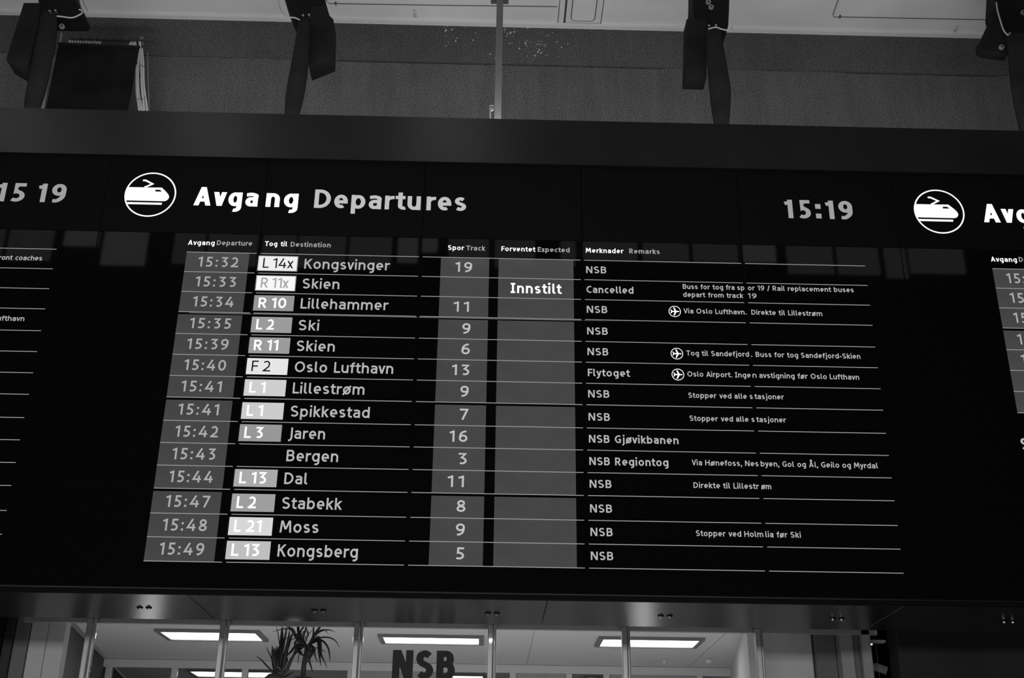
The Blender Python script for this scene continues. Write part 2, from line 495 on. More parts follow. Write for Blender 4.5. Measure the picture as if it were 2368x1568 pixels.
def text(name, s, x0, x1, z, cap, w, m, parent, y=-.0022, track=1.35, right=None, mbu=None):
    """string from x0 to x1 (widths fitted), baseline z, cap height cap, stroke w tenths of the cap height"""
    tot, gl_ = layout(s, w, track, {'badge_text': 3.3, 'remark_text': 4.6}.get(name, 5.4))
    u = cap / 10
    if x1 is None: kx = u
    elif x0 is None: kx = u; x0 = x1 - tot * u
    else: kx = (x1 - x0) / tot
    q = mbu or MB()
    sx = kx / u
    SXS.append((name, s, round(sx, 2)))
    # centre-lines are stretched, the stroke keeps its width: leave half a stroke at either end
    sx2 = ((x1 - x0) / u - w) / (tot - w) if x1 is not None and tot > w * 1.5 else 1.0
    for gx, g in gl_:
        off = (gx - w / 2) * sx2 + w / 2
        prim_polys([('b', p[1] + 0, p[2], p[3], p[4]) if p[0] == 'b' else p for p in g], w, q, lambda p, off=off: (x0 + (p.x + off + w / 2 * (1 - sx2)) * u, y, z + p.y * u), sx2)
    if mbu: return None
    o = q.build(name, MAT[m], parent)
    return o


# ------------------------------------------------------------------ setting: concrete wall, ceiling
WY = 2.5; ZC = 8.97
w = empty('wall_back', (2.6, WY, 0)); tag(w, 'grey exposed concrete wall above and behind the departure board', 'wall', kind='structure')
b = MB(); b.box(-9, 14, WY - .003, WY + .4, 8.512, 9.2); b.build('concrete_panel', MAT['concrete_up'], w)
b = MB(); b.box(-9, 14, WY, WY + .4, 3.95, 8.491); b.build('concrete_panel', MAT['concrete_low'], w)
b = MB(); b.box(-9, 14, WY + .06, WY + .3, 8.48, 8.53); b.build('joint', MAT['hole'], w)
# mortar that fills parts of the joint
b = MB()
x = -3.2
while x < 8.6:
    open_ = (.75 < x < 4.1) or (5.85 < x < 7.3)
    L_ = random.uniform(.04, .16)
    if open_:
        zz = 8.492 + random.uniform(-.002, .006)
        b.box(x, x + L_, WY + .004, WY + .1, 8.48, zz)
    else:
        zz = 8.509 + random.uniform(-.006, .002)
        b.box(x, x + L_, WY + .003, WY + .1, 8.48, zz)
    x += L_
b.build('joint_filler', MAT['concrete_low'], w, kind='stuff')
b = MB()
for i in range(95):
    px, py = random.choice([(random.gauss(1065, 28), random.uniform(57, 118)), (random.gauss(1230, 45), random.uniform(60, 135)), (random.gauss(1240, 30), random.uniform(90, 134)), (random.gauss(1180, 12), random.uniform(60, 85))])
    p = at(px, py, WY - .004); r = random.choice([.003, .004, .005, .007])
    k = 6
    b.poly([(p.x + r * math.cos(j * 6.283 / k) * random.uniform(.6, 1.1), p.y, p.z + 1.2 * r * math.sin(j * 6.283 / k) * random.uniform(.7, 1.3)) for j in range(k)])
b.build('paint_specks', MAT['speck'], w, kind='stuff')

c = empty('ceiling', (2.6, 0, ZC)); tag(c, 'pale ceiling panels with thin joints above the concrete wall', 'ceiling', kind='structure')
first = None
for x0, x1 in ((-7.4, -1.462), (-1.41, 3.108), (3.53, 8.0), (8.05, 13)):
    b = MB(); b.box(x0, x1, -3.0, WY, ZC, ZC + .06, .004); b.build('ceiling_panel', MAT['ceil'], c)
b = MB(); b.box(-1.455, -1.417, -3, WY - .02, ZC + .004, ZC + .05); b.build('joint_strip', MAT['ceil_strip'], c)
b = MB(); b.box(3.115, 3.165, -3, WY - .02, ZC + .004, ZC + .05); b.build('joint_strip', MAT['ceil_strip'], c)
b = MB(); b.box(3.185, 3.523, -3, WY - .02, ZC + .012, ZC + .05); b.build('joint_strip', MAT['ceil_strip'], c)
b = MB(); b.box(3.165, 3.185, -3, WY - .02, ZC + .03, ZC + .05); b.build('joint_groove', MAT['wire'], c)
# rounded hatch
r_ = .045; hx0, hx1, hy1 = 3.235, 3.462, 2.42
outl = [(hx0, .2), (hx0, hy1 - r_)] + [(hx0 + r_ - r_ * math.cos(t), hy1 - r_ + r_ * math.sin(t)) for t in [i * math.pi / 10 for i in range(1, 6)]] + [(hx1 - r_ + r_ * math.sin(t), hy1 - r_ + r_ * math.cos(t)) for t in [i * math.pi / 10 for i in range(0, 6)]] + [(hx1, .2)]
b = MB(); b.tube([(x, y, ZC + .008) for x, y in outl], .005, 6); b.build('hatch_edge', MAT['wire'], c)
b = MB(); b.prism([(x, y, ZC + .006) for x, y in outl], (0, 0, .01)); b.build('hatch', MAT['ceil'], c)
b = MB(); b.box(-9, 14, WY - .055, WY, ZC - .028, ZC); tag(b.build('trim_1', MAT['cove']), 'pale narrow trim where the ceiling meets the concrete wall', 'trim', kind='structure')

for nm, pts, lab in (
        ('ceiling_wire', [(.90, 1.2), (.905, 2.19), (.93, 2.235), (2.0, 2.222), (3.09, 2.20)], 'thin dark wire on pale ceiling, by the hanger pole'),
        ('ceiling_wire', [(5.69, 1.2), (5.72, 2.2), (5.735, 2.25), (6.4, 2.245), (7.6, 2.235)], 'thin dark wire on pale ceiling, bent at a clip above the clock')):
    e = empty(nm, (pts[0][0], pts[0][1], ZC)); tag(e, lab, 'wire', 'thin wires along the ceiling')
    b = MB(); b.tube([(x, y, ZC - .012) for x, y in pts], .0035, 6); b.build('wire', MAT['wire'], e)
    b = MB(); b.box(pts[2][0] - .05, pts[2][0] + .07, pts[2][1] + .0, pts[2][1] + .035, ZC - .012, ZC - .001, .003); b.build('clip', MAT['ceil_strip'], e)
    b = MB(); b.box(pts[2][0] + .055, pts[2][0] + .068, pts[2][1] - .02, pts[2][1] + .01, ZC - .02, ZC - .001); b.build('clip_pin', MAT['wire'], e)
for x, y0, y1, lab in ((1.725, 2.3, 2.42, 'dark smudged tab on the ceiling near the hanger pole'), (6.965, 2.34, 2.44, 'dark smudged tab on the ceiling above the clock end')):
    b = MB(); b.prism([(x - .006, y0, ZC - .004), (x + .012, y0, ZC - .004), (x + .03, y1, ZC - .004), (x - .008, y1, ZC - .004)], (0, 0, .0035)); tag(b.build('ceiling_tab', MAT['stain']), lab, 'tab', 'tabs on the ceiling')

b = MB(); b.box(-14, 20, -12, 12, -.1, 0); tag(b.build('floor', MAT['floor']), 'station floor below the frame', 'floor', kind='structure')
# the opposite hall wall with its row of clerestory windows (mirrored in the screens)
hw = MB(); hw.box(-14, 20, -10.4, -10.1, 0, 14); tag(hw.build('wall_front', MAT['hall']), 'dark hall wall opposite the board', 'wall', kind='structure')
WN = [(-6.2, -5.35, 10.2, 1), (-5.27, -4.56, 10.2, 1), (-4.39, -3.84, 10.48, 2), (-3.75, -3.05, 10.15, 2), (-2.62, -2.13, 10.2, 1), (-2.07, -1.28, 10.18, 1), (-1.2, -.66, 10.18, 1), (-.62, .14, 10.18, 1), (.2, .88, 10.2, 1), (.98, 1.3, 10.3, 2), (1.36, 1.62, 10.5, 2),
      (1.8, 2.45, 10.25, 1), (2.55, 3.2, 10.25, 1), (3.62, 3.86, 10.3, 1), (3.97, 4.86, 10.42, 1), (4.95, 5.7, 10.42, 1), (5.77, 6.5, 10.42, 1), (6.58, 7.12, 10.44, 2), (7.3, 8.05, 10.25, 0), (8.12, 8.8, 10.25, 0), (8.9, 9.25, 10.2, 1), (9.3, 10.2, 10.3, 0)]
for i, (x0, x1, z0, br) in enumerate(WN):
    e = empty('window_%d' % (i + 2), ((x0 + x1) / 2, -10.1, z0)); tag(e, 'high window in the hall wall opposite the board', 'window', 'high windows opposite the board', 'structure')
    b = MB(); b.box(x0, x1, -10.09, -10.07, z0, 12.1); b.build('pane', MAT['clerestory' if br == 2 else 'clerestory_dim' if br == 1 else 'clerestory_dim'], e)

# ------------------------------------------------------------------ board housing
SW = 1.03491; MZ = .5691; ZT = 5.804; ZB = 2.9585; A = .579; Bx = 4.928
hs = empty('board_housing', (2.6, .4, 2.93)); tag(hs, 'long dark metal housing carrying the departure screens, fascia above and soffit below', 'housing')
b = MB(); b.box(-2.6, 7.8, .065, .76, 2.935, 6.13); b.build('casing', MAT['gap'], hs)
for x0, x1 in ((-2.6, -1.7203), (-1.72, 1.9297), (1.93, 5.0397), (5.04, 7.8)):
    b = MB(); b.box(x0, x1, -.012, .78, 5.806, 6.153); b.build('fascia_panel', MAT['fascia'], hs)
b = MB(); b.box(-2.6, 7.8, -.0145, .0, 5.802, 5.806); b.build('edge_strip', MAT['lip'], hs)
for x0 in (-3.225, -1.19, .845, 2.88, 4.915, 6.95):
    b = MB(); b.box(max(x0, -2.6) + .002, min(x0 + 2.035, 7.8) - .002, .02, .79, 2.922, 2.934, .003); b.build('soffit_panel', MAT['soffit'], hs)
b = MB(); b.box(-2.6, 7.8, -.003, .012, 2.950, 2.955); b.build('edge_strip', MAT['lip'], hs)
b = MB(); b.box(-2.6, 7.8, -.002, .03, 2.924, 2.9475); b.build('edge_strip', MAT['lip_dark'], hs)
b = MB(); b.box(-2.6, 7.8, .775, .792, 2.90, 2.96); b.build('rear_flange', MAT['lip_dark'], hs) if False else None
bolt0 = None
for k in range(-2, 7):
    for s in (-.026, .027):
        x = .5 + 1.035 * k + s
        if bolt0 is None:
            b = MB(); b.tube([(x, .41, 2.921), (x, .41, 2.9175)], .019, 12); rc = b.build('bolt_recess', MAT['hole'], hs)
            b = MB(); b.tube([(x, .41, 2.9175), (x, .41, 2.908)], .0095, 6); hd = b.build('bolt_head', MAT['bolt'], hs); bolt0 = x
        else:
            for src in (rc, hd):
                p = WLOC[src.name].copy(); p.x = x
                like(src, p, hs)

# ------------------------------------------------------------------ boards


def zline(k):
    """height of rule k (0 = above the first row)"""
    return 5.0942 - .14 * k - .0091 * ((k > 3) + (k > 7) + (k > 11))


def span_z(k):
    """top and bottom of the shaded cell of row k (1..14)"""
    t = zline(k - 1) - (.017 if k - 1 in (3, 7, 11) else .0022)
    return t, zline(k) + (.0022 if k not in (3, 7, 11) else .0022)


scr = None


def board(ox, cols, label):
    global scr
    e = empty('departure_board', (ox + 2.587, 0, ZB)); tag(e, label, 'departure board', 'departure boards in one row')
    for c_ in cols:
        x0 = ox + c_ * SW
        b = MB(); b.box(x0 + .0012, x0 + SW - .0012, 0, .06, ZT - MZ + .001, ZT - .001, .0012); b.build('header_panel', MAT['header'], e)
        for r in range(1, 5):
            zt = ZT - MZ * r
            if scr is None:
                b = MB(); b.box(x0 + .0016, x0 + SW - .0016, 0, .06, zt - MZ + .0016, zt - .0016, .0022); scr = b.build('screen', MAT['glassy'], e)
            else:
                like(scr, (x0 + SW / 2, .03, zt - MZ + .0016), e)
    return e


def rule(e, ox, k, xa, xb):
    """rule k between xa and xb, broken at the dark rims of the screens"""
    b = MB(); z = zline(k)
    for c_ in range(5):
        s0 = max(xa, c_ * SW + .012); s1 = min(xb, (c_ + 1) * SW - .012)
        if s1 > s0:
            b.poly([(ox + s0, -.0018, z - .0021), (ox + s1, -.0018, z - .0021), (ox + s1, -.0018, z + .0021), (ox + s0, -.0018, z + .0021)])
    return b.build('rule', MAT['line'], e)


def cell(name, ox, x0, x1, z0, z1, m, p, y=-.0010):
    b = MB(); b.poly([(ox + x0, y, z0), (ox + x1, y, z0), (ox + x1, y, z1), (ox + x0, y, z1)])
    return b.build(name, m if not isinstance(m, str) else MAT[m], p)


def logo(e, ox):
    """train in a ring"""
    cx, cz, y = ox + .291, 5.511, -.002
    b = MB(); n = 56
    for i in range(n):
        a0, a1 = 2 * math.pi * i / n, 2 * math.pi * (i + 1) / n
        b.poly([(cx + r * math.cos(a), y, cz + r * math.sin(a)) for r, a in ((.157, a0), (.1665, a0), (.1665, a1), (.157, a1))])
    ring = b.build('emblem_ring', MAT['white_txt'], e)
    b = MB()
    P = lambda L_: b.poly([(cx + x, y, cz + z) for x, z in L_])
    def cxl(z): return -math.sqrt(.160 ** 2 - z * z)
    zs = [.052 - .1 * i / 10 for i in range(11)]
    P([(cxl(z), z) for z in zs] + [(.028, -.048), (.028, .0525)])
    P([(.028, .037), (.057, .037), (.068, .053), (.028, .053)])
    P([(.057, .037), (.073, .0225), (.100, .0225), (.068, .053)])
    P([(.028, .0225), (.028, -.048), (.098, -.048), (.113, -.041), (.122, -.028), (.1235, -.014), (.118, 0), (.100, .0225)])
    zs = [-.0605 - .015 * i / 3 for i in range(4)]
    P([(cxl(z), z) for z in zs] + [(.0825, -.0755), (.0841, -.0605)])
    ribbon([(-.062, .1055), (-.044, .1055), (.004, .0795), (-.046, .052)], .0062, b, lambda p: (cx + p.x, y, cz + p.y))
    b.build('emblem_train', MAT['white_txt'], e)


def plane_icon(e, ox, z):
    cx = ox + 3.683; y = -.002
    b = MB(); n = 30
    for i in range(n):
        a0, a1 = 2 * math.pi * i / n, 2 * math.pi * (i + 1) / n
        b.poly([(cx + r * math.cos(a), y, z + r * math.sin(a)) for r, a in ((.0345, a0), (.0385, a0), (.0385, a1), (.0345, a1))])
    P = lambda L_: b.poly([(cx + x * .038, y, z + q * .038) for x, q in L_])
    P([(-.62, .10), (-.62, -.10), (.62, -.10), (.76, -.03), (.76, .03), (.62, .10)])
    for s in (1, -1):
        P([(-.02, .08 * s), (.30, .08 * s), (-.04, .74 * s), (-.24, .74 * s)][::s])
        P([(-.62, .05 * s), (-.40, .05 * s), (-.56, .34 * s), (-.72, .34 * s)][::s])
    return b.build('plane_symbol', MAT['white_txt'], e)


def headings(e, ox):
    q = lambda s, x0, x1, z, w_, m: text('heading_text', s, ox + x0, ox + x1, z, .0345, w_, m, e)
    q('Avgang', .580, .749, 5.146, 1.85, 'white_txt'); q('Departure', .763, .988, 5.148, 1.8, 'dim_txt')
    return q


def title(e, ox, full=True):
    """large title, split where two panels meet"""
    for s, x0, x1, w_, m in (('Avga', .581, .995, 2.3, 'white_txt'), ('ng', 1.049, 1.258, 2.3, 'white_txt'), ('Departu', 1.362, 2.055, 2.05, 'title_grey'), ('res', 2.093, 2.352, 2.05, 'title_grey')):
        text('title_text', s, ox + x0, ox + x1, 5.437, .1385, w_, m, e, track=1.1)


badge_m = {}


def badge_mat(v):
    if v not in badge_m: badge_m[v] = emission('badge_grey_%d' % int(v * 100), v)
    return badge_m[v]


# main board
e = board(0, range(5), 'central departure board of black screens listing fourteen trains under a title')
logo(e, 0); title(e, 0)
text('clock_text', '15:19', 4.445, 4.893, 5.436, .139, 2.3, 'clock_txt', e, track=1.7)
q = headings(e, 0)
q('Tog til', 1.069, 1.212, 5.149, 1.85, 'white_txt'); q('Destination', 1.234, 1.490, 5.148, 1.8, 'dim_txt')
q('Spor', 2.242, 2.345, 5.148, 1.85, 'white_txt'); q('Track', 2.359, 2.481, 5.148, 1.9, 'dim_txt')
q('Forventet', 2.585, 2.803, 5.148, 1.85, 'white_txt'); q('Expected', 2.819, 3.024, 5.148, 1.9, 'dim_txt')
q('Merknader', 3.128, 3.371, 5.149, 1.85, 'white_txt'); q('Remarks', 3.409, 3.605, 5.150, 1.9, 'dim_txt')
rule(e, 0, 0, A, Bx)
ROWS = [  # time, badge text, badge grey, lettering, x end of it, destination, x end, track, x0, operator, x end
    ('15:32', 'L 14x', .86, 'black_txt', 1.264, 'Kongsvinger', 1.876, '19', 2.295, 'NSB', 3.258),
    ('15:33', 'R 11x', .93, 'dim_txt', 1.246, 'Skien', 1.566, '', 0, 'Cancelled', 3.427),
    ('15:34', 'R 10', .30, 'white_txt', 1.244, 'Lillehammer', 1.882, '11', 2.294, 'NSB', 3.258),
    ('15:35', 'L 2', .33, 'white_txt', 1.181, 'Ski', 1.460, '9', 2.351, 'NSB', 3.258),
    ('15:39', 'R 11', .33, 'white_txt', 1.220, 'Skien', 1.568, '6', 2.350, 'NSB', 3.258),
    ('15:40', 'F 2', .79, 'black_txt', 1.185, 'Oslo Lufthavn', 1.935, '13', 2.296, 'Flytoget', 3.387),
    ('15:41', 'L 1', .62, 'white_txt', 1.168, 'Lillestrøm', 1.768, '9', 2.351, 'NSB', 3.258),
    ('15:41', 'L 1', .60, 'white_txt', 1.168, 'Spikkestad', 1.808, '7', 2.353, 'NSB', 3.258),
    ('15:42', 'L 3', .31, 'white_txt', 1.181, 'Jaren', 1.551, '16', 2.295, 'NSB Gjøvikbanen', 3.667),
    ('15:43', '', 0, '', 0, 'Bergen', 1.639, '3', 2.351, 'NSB Regiontog', 3.600),
    ('15:44', 'L 13', .40, 'white_txt', 1.228, 'Dal', 1.472, '11', 2.294, 'NSB', 3.258),
    ('15:47', 'L 2', .34, 'white_txt', 1.183, 'Stabekk', 1.682, '8', 2.350, 'NSB', 3.258),
    ('15:48', 'L 21', .68, 'white_txt', 1.228, 'Moss', 1.557, '9', 2.350, 'NSB', 3.258),
    ('15:49', 'L 13', .52, 'white_txt', 1.229, 'Kongsberg', 1.792, '5', 2.352, 'NSB', 3.258)]
REM = {
    2: [('Buss for tog fra sp', 3.742, 4.135, .0095), ('or 19 / Rail replacement buses', 4.158, 4.835, .0095), ('depart from track', 3.742, 4.124, -.047), ('19', 4.155, 4.210, -.047)],
    3: [('Via Oslo Lufthavn.', 3.739, 4.137, -.022), ('Direkte til Lillestrøm', 4.168, 4.617, -.022)],
    5: [('Tog til Sandefjord', 3.742, 4.132, -.022), ('.', 4.145, 4.152, -.022), ('Buss for tog Sandefjord-Skien', 4.174, 4.827, -.022)],
    6: [('Oslo Airport. Inge', 3.742, 4.132, -.022), ('n', 4.145, 4.169, -.022), ('avstigning før Oslo Lufthavn', 4.186, 4.804, -.022)],
    7: [('Stopper ved alle s', 3.741, 4.135, -.022), ('tasjoner', 4.147, 4.326, -.022)],
    8: [('Stopper ved alle s', 3.741, 4.135, -.022), ('tasjoner', 4.147, 4.326, -.022)],
    10: [('Via Hønefoss, Nes', 3.740, 4.138, -.022), ('byen, Gol og Ål, Geilo og Myrdal', 4.152, 4.855, -.022)],
    11: [('Direkte til Lillestr', 3.743, 4.130, -.022), ('øm', 4.145, 4.203, -.022)],
    13: [('Stopper ved Holm', 3.742, 4.134, -.022), ('lia før Ski', 4.147, 4.353, -.022)]}
for k, (tm, bt, bg, bm, bx, dest, dx, trk, tx, op, opx) in enumerate(ROWS, 1):
    rr = rule(e, 0, k, A, Bx)
    zt, zb = span_z(k)
    z0 = zline(k) + .14            # this row's own top, inside its screen
    cell('time_cell', 0, .579, .978, zb, zt, 'cell', rr)
    cell('track_cell', 0, 2.199, 2.508, zb, zt, 'cell', rr)
    cell('expected_cell', 0, 2.568, 3.047, zb, zt, 'cell', rr)
    t1 = {'1': .903}.get(tm[-1], .914)
    text('time_text', tm, .660, t1, z0 - .1025, .0705, 1.55, 'time_txt', rr, track=2.3)
    if bt:
        if k in (1, 2):
            cell('badge_border', 0, 1.0375, 1.290, z0 - .1235, z0 - .0155, badge_mat(.42 if k == 1 else .36), rr, -.0013)
            cell('badge', 0, 1.0425, 1.2845, z0 - .119, z0 - .020, badge_mat(bg), rr, -.0016)
        else:
            cell('badge', 0, 1.039, 1.290, z0 - .1225, z0 - .016, badge_mat(bg), rr, -.0014)
        text('badge_text', bt, 1.071, bx, z0 - .1025, .0705, {'black_txt': 1.25, 'dim_txt': 1.35}.get(bm, 1.75), bm, rr, track=1.2)
    text('destination_text', dest, 1.334, dx, z0 - .1025, .0705, 1.5, 'grey_txt', rr)
    if trk:
        text('track_text', trk, tx, 2.389 if trk == '11' else 2.4015, z0 - .1025, .0705, 1.65, 'num_txt', rr, track=2.6)
    text('operator_text', op, 3.129, opx, z0 - .0925, .0485, 1.75, 'grey_txt', rr)
    if k == 2:
        text('expected_text', 'Innstilt', 2.649, 2.970, z0 - .1045, .0705, 1.75, 'white_txt', rr, track=1.5)
    zc = z0 - .0605
    for s, x0, x1, dz in REM.get(k, []):
        text('remark_text', s, x0, x1, zc + dz, .0342, 1.6, 'grey_txt', rr)
    if k in (3, 5, 6): plane_icon(rr, 0, z0 - .071)

# board to the left: only its last screens are in the picture
ox = -5 * SW
e = board(ox, (3, 4), 'departure board cut off by the frame, clock without its colon, next to the central board')
for k in range(15):
    rr = rule(e, ox, k, 3 * SW, Bx)
    if k == 1: text('remark_text', 'front coaches', -.615, -.325, 5.011, .034, 1.6, 'grey_txt', rr, track=1.0)
    if k == 4: text('remark_text', 'Lufthavn', -.551, -.361, 4.588, .034, 1.6, 'grey_txt', rr, track=1.0)
text('clock_text', '15', -.694, -.512, 5.436, .139, 2.3, 'clock_txt', e, track=1.1)
text('clock_text', '19', -.432, -.2515, 5.436, .139, 2.3, 'clock_txt', e, track=1.7)

# board to the right: its first screens
ox = 5 * SW
e = board(ox, (0, 1, 2), 'departure board cut off by the frame, with seven grey time cells and no clock')
logo(e, ox); title(e, ox); headings(e, ox)
for k in range(15):
    rr = rule(e, ox, k, A, 3 * SW) if k <= 7 else None
    if 1 <= k <= 7:
        zt, zb = span_z(k)
        cell('time_cell', ox, .579, .978, zb, zt, 'cell', rr)
        text('time_text', '15:', ox + .660, ox + .778, zline(k) + .14 - .1025, .0705, 1.5, 'time_txt', rr, track=2.4)
text('message_text', 'S', 5.741, 5.785, 3.868, .073, 1.9, 'grey_txt', e)

# ------------------------------------------------------------------ hanger pole and bracket
e = empty('hanger_pole', (2.545, .5, 6.14)); tag(e, 'grey square steel pole hanging the board from the ceiling', 'pole')
b = MB(); b.prism([(2.5205, .475, 6.154), (2.5705, .475, 6.154), (2.5705, .53, 6.154), (2.5205, .53, 6.154)], (0, 0, 1.445)); b.build('shaft', MAT['pole'], e)
b = MB(); b.box(2.475, 2.612, .455, .56, 7.60, 7.615, .003); b.build('flange', MAT['pole_dark'], e)
b = MB(); b.box(2.51, 2.58, .465, .54, 7.615, 8.968); b.build('shaft', MAT['pole'], e)
e = empty('hanger_bracket', (2.495, .3, 6.15)); tag(e, 'small pale metal bracket beside the foot of the hanger pole', 'bracket')
b = MB(); b.prism([at(x, y, .3) for x, y in [(1131.5, 332), (1135.5, 332), (1136, 257), (1141, 254), (1142, 242.5), (1132, 242.5)]], (0, .006, 0)); b.build('plate', MAT['bracket'], e)
p = at(1137.2, 250, .297)
b = MB(); b.tube([(p.x, p.y + .004, p.z), (p.x, p.y - .008, p.z)], .008, 10); b.build('screw', MAT['pole'], e)


# ------------------------------------------------------------------ black ceiling fixtures with hanging blades
def ppoly(pts, Y): return [at(x, y, Y) for x, y in pts]


def blade(e, left, right, Y=1.05, name='blade'):
    """long tapering panel, slightly cupped, running down behind the fascia"""
    V = []; F = []; n = len(left); m = 7
    for i in range(n):
        a = at(*left[i], Y); c_ = at(*right[i], Y)
        for j in range(m):
            t = j / (m - 1)
            p = a.lerp(c_, t); p.y += .035 * (1 - (2 * t - 1) ** 2) * -1
            V.append(tuple(p))
    for i in range(n):
        a = at(*left[i], Y); c_ = at(*right[i], Y)
        for j in range(m):
            t = j / (m - 1)
            p = a.lerp(c_, t); p.y += .035 * (1 - (2 * t - 1) ** 2) * -1 + .018
            V.append(tuple(p))
    N = n * m
    for i in range(n - 1):
        for j in range(m - 1):
            q = i * m + j
            F.append((q, q + m, q + m + 1, q + 1)); F.append((N + q, N + q + 1, N + q + m + 1, N + q + m))
    for i in range(n - 1):
        for j in (0, m - 1):
            q = i * m + j
            F.append((q, q + m, N + q + m, N + q) if j else (q, N + q, N + q + m, q + m))
    for i in (0, n - 1):
        for j in range(m - 1):
            q = i * m + j; F.append((q, q + 1, N + q + 1, N + q))
    return obj(name, V, F, MAT['black'], e, smooth=True)


def dens(pts, k=4):
    return catmull(pts, k)


FX = [
    dict(label='black ceiling fixture with hanging blade overlapping the dark banner, farthest left', c=(120, 30),
         housing=[(78, -70), (160, -70), (174, 0), (183, 16), (191, 22), (192, 32), (186, 38), (150, 38), (104, 36), (92, 20)],
         hd=.19, arm=[(55, 7), (94, 7), (88, 60), (66, 150), (52, 158), (14, 137), (35, 70)], ad=.2,
         bl=[(97, 24), (88, 70), (78, 120), (66, 180), (58, 220), (55, 256), (52, 330)], br=[(129, 28), (131, 70), (124, 120), (113, 175), (103, 215), (90, 256), (74, 330)],
         cable=[(132, 37), (148, 39), (165, 41), (178, 37), (190, 30), (189, 24), (183, 22)], screws=[(116, 27), (129, 26)], knobs=[(143, 61)]),
    dict(label='black ceiling fixture with blade and slanted box, between the banner and the pole', c=(710, 35),
         housing=[(640, -70), (735, -70), (752, 0), (756, 16), (720, 40), (692, 52), (681, 44), (675, 35), (661, 0)],
         hd=.2, arm=[(720, 15), (755, 12), (762, 36), (771, 45), (769, 130), (714, 152), (708, 100)], ad=.2,
         bl=[(690, 50), (684, 85), (677, 125), (669, 170), (661, 215), (658, 262), (657, 330)], br=[(716, 44), (715, 90), (713, 140), (710, 172), (702, 222), (692, 262), (678, 330)],
         cable=[(643, -30), (644, 2), (648, 20), (658, 35), (670, 40), (682, 41), (693, 46)], screws=[(701, 37), (715, 36)], knobs=[]),
    dict(label='black ceiling fixture with upright box beside its blade, near the middle of the clock side', c=(1645, 40),
         housing=[(1604, -70), (1688, -70), (1686, 22), (1684, 60), (1650, 66), (1606, 50), (1602, 10)],
         hd=.26, arm=[(1588, 44), (1634, 46), (1634, 180), (1585, 179)], ad=.16,
         bl=[(1632, 68), (1634, 110), (1637, 160), (1641, 205), (1646, 250), (1652, 287), (1658, 340)], br=[(1666, 70), (1674, 110), (1682, 155), (1690, 205), (1689, 250), (1686, 287), (1678, 340)],
         cable=[(1638, 67), (1655, 63), (1668, 67), (1684, 70), (1692, 66), (1692, 60), (1686, 57)], screws=[(1639, 61), (1655, 60)], knobs=[(1638, 5), (1644.5, 16.5)]),
    dict(label='black ceiling fixture with wide triangular plate and blade, farthest right', c=(2330, 60),
         housing=[(2308, -70), (2420, -70), (2420, 74), (2328, 76), (2316, 58), (2304, 10)],
         hd=.24, arm=[(2300, 28), (2312, 30), (2328, 76), (2332, 124), (2276, 116), (2267, 108), (2268, 92), (2282, 66)], ad=.1,
         bl=[(2325, 78), (2332, 120), (2336, 165), (2341, 210), (2350, 258), (2361, 305), (2372, 350)], br=[(2400, 78), (2410, 120), (2416, 165), (2420, 210), (2418, 258), (2412, 305), (2405, 350)],
         cable=[(2304, 6), (2307, 25), (2314, 50), (2320, 68), (2329, 80), (2334, 78)], screws=[(2334, 79)], knobs=[(2316, 109), (2366, 29)]),
]
for f in FX:
    p0 = at(*f['c'], 1.2)
    e = empty('ceiling_fixture', (p0.x, 1.2, p0.z)); tag(e, f['label'], 'ceiling fixture', 'black fixtures hanging behind the board')
    top = at(f['c'][0], -60, 1.25)
    b = MB(); b.prism(ppoly(f['housing'], 1.2), (0, f['hd'], 0)); b.build('housing', MAT['black2'], e)
    b = MB(); b.box(top.x - .035, top.x + .035, 1.28, 1.36, top.z - .1, ZC - .001); b.build('drop_rod', MAT['black2'], e)
    b = MB(); b.prism(ppoly(f['arm'], 1.12), (0, f['ad'], 0)); b.build('side_box', MAT['black'], e)
    blade(e, dens(f['bl']), dens(f['br']))
    b = MB(); b.tube(ppoly(dens(f['cable'], 5), 1.0), .0062, 7); b.build('safety_cable', MAT['cable'], e)
    for s in f['screws']:
        p = at(*s, 1.0); b = MB(); b.tube([p + Vector((0, .02, 0)), p + Vector((0, -.012, 0))], .009, 8); b.build('screw', MAT['bolt'], e)
    for s in f['knobs']:
        Yk = 1.11 if s[0] == 2316 else 1.19
        p = at(*s, Yk); b = MB(); b.tube([p + Vector((0, .012, 0)), p + Vector((0, -.008, 0))], .022, 16); kn = b.build('knob', MAT['knob'], e)
        b = MB(); b.tube([p + Vector((0, -.008, 0)), p + Vector((0, -.011, 0))], .007, 8); b.build('knob_centre', MAT['black2'], kn)

# ------------------------------------------------------------------ banner and the blind behind it
e = empty('banner', (-1.06, 2.0, 7.3)); tag(e, 'plain dark cloth banner hanging in front of pale blind slats', 'banner')
V = []; F = []; nx, nz = 22, 26
for j in range(nz + 1):
    for i in range(nx + 1):
        u, v = i / nx, j / nz
        x = -1.418 + .724 * u; z = 7.3 + .935 * v - .012 * u
        y = 2.0 + .010 * math.sin(9 * u + 3 * v) * (1 - v) + .008 * math.sin(5 * u * v * 3)
        V.append((x, y, z))
for j in range(nz):
    for i in range(nx):
        q = j * (nx + 1) + i; F.append((q, q + 1, q + nx + 2, q + nx + 1))
obj('cloth', V, F, MAT['cloth'], e, smooth=True)
b = MB(); b.tube([(-1.425, 2.0, 8.238), (-.69, 2.0, 8.222)], .014, 10); b.build('top_rod', MAT['black'], e)
for x, z in ((-1.3, 8.236), (-.8, 8.224)):
    b = MB(); b.box(x - .008, x + .008, 2.0, 2.499, z - .012, z + .004); b.build('wall_arm', MAT['black'], e)
e = empty('vertical_blind', (-1.0, 2.2, 7.2)); tag(e, 'bunch of pale vertical blind slats showing beside and above the dark banner', 'blind')
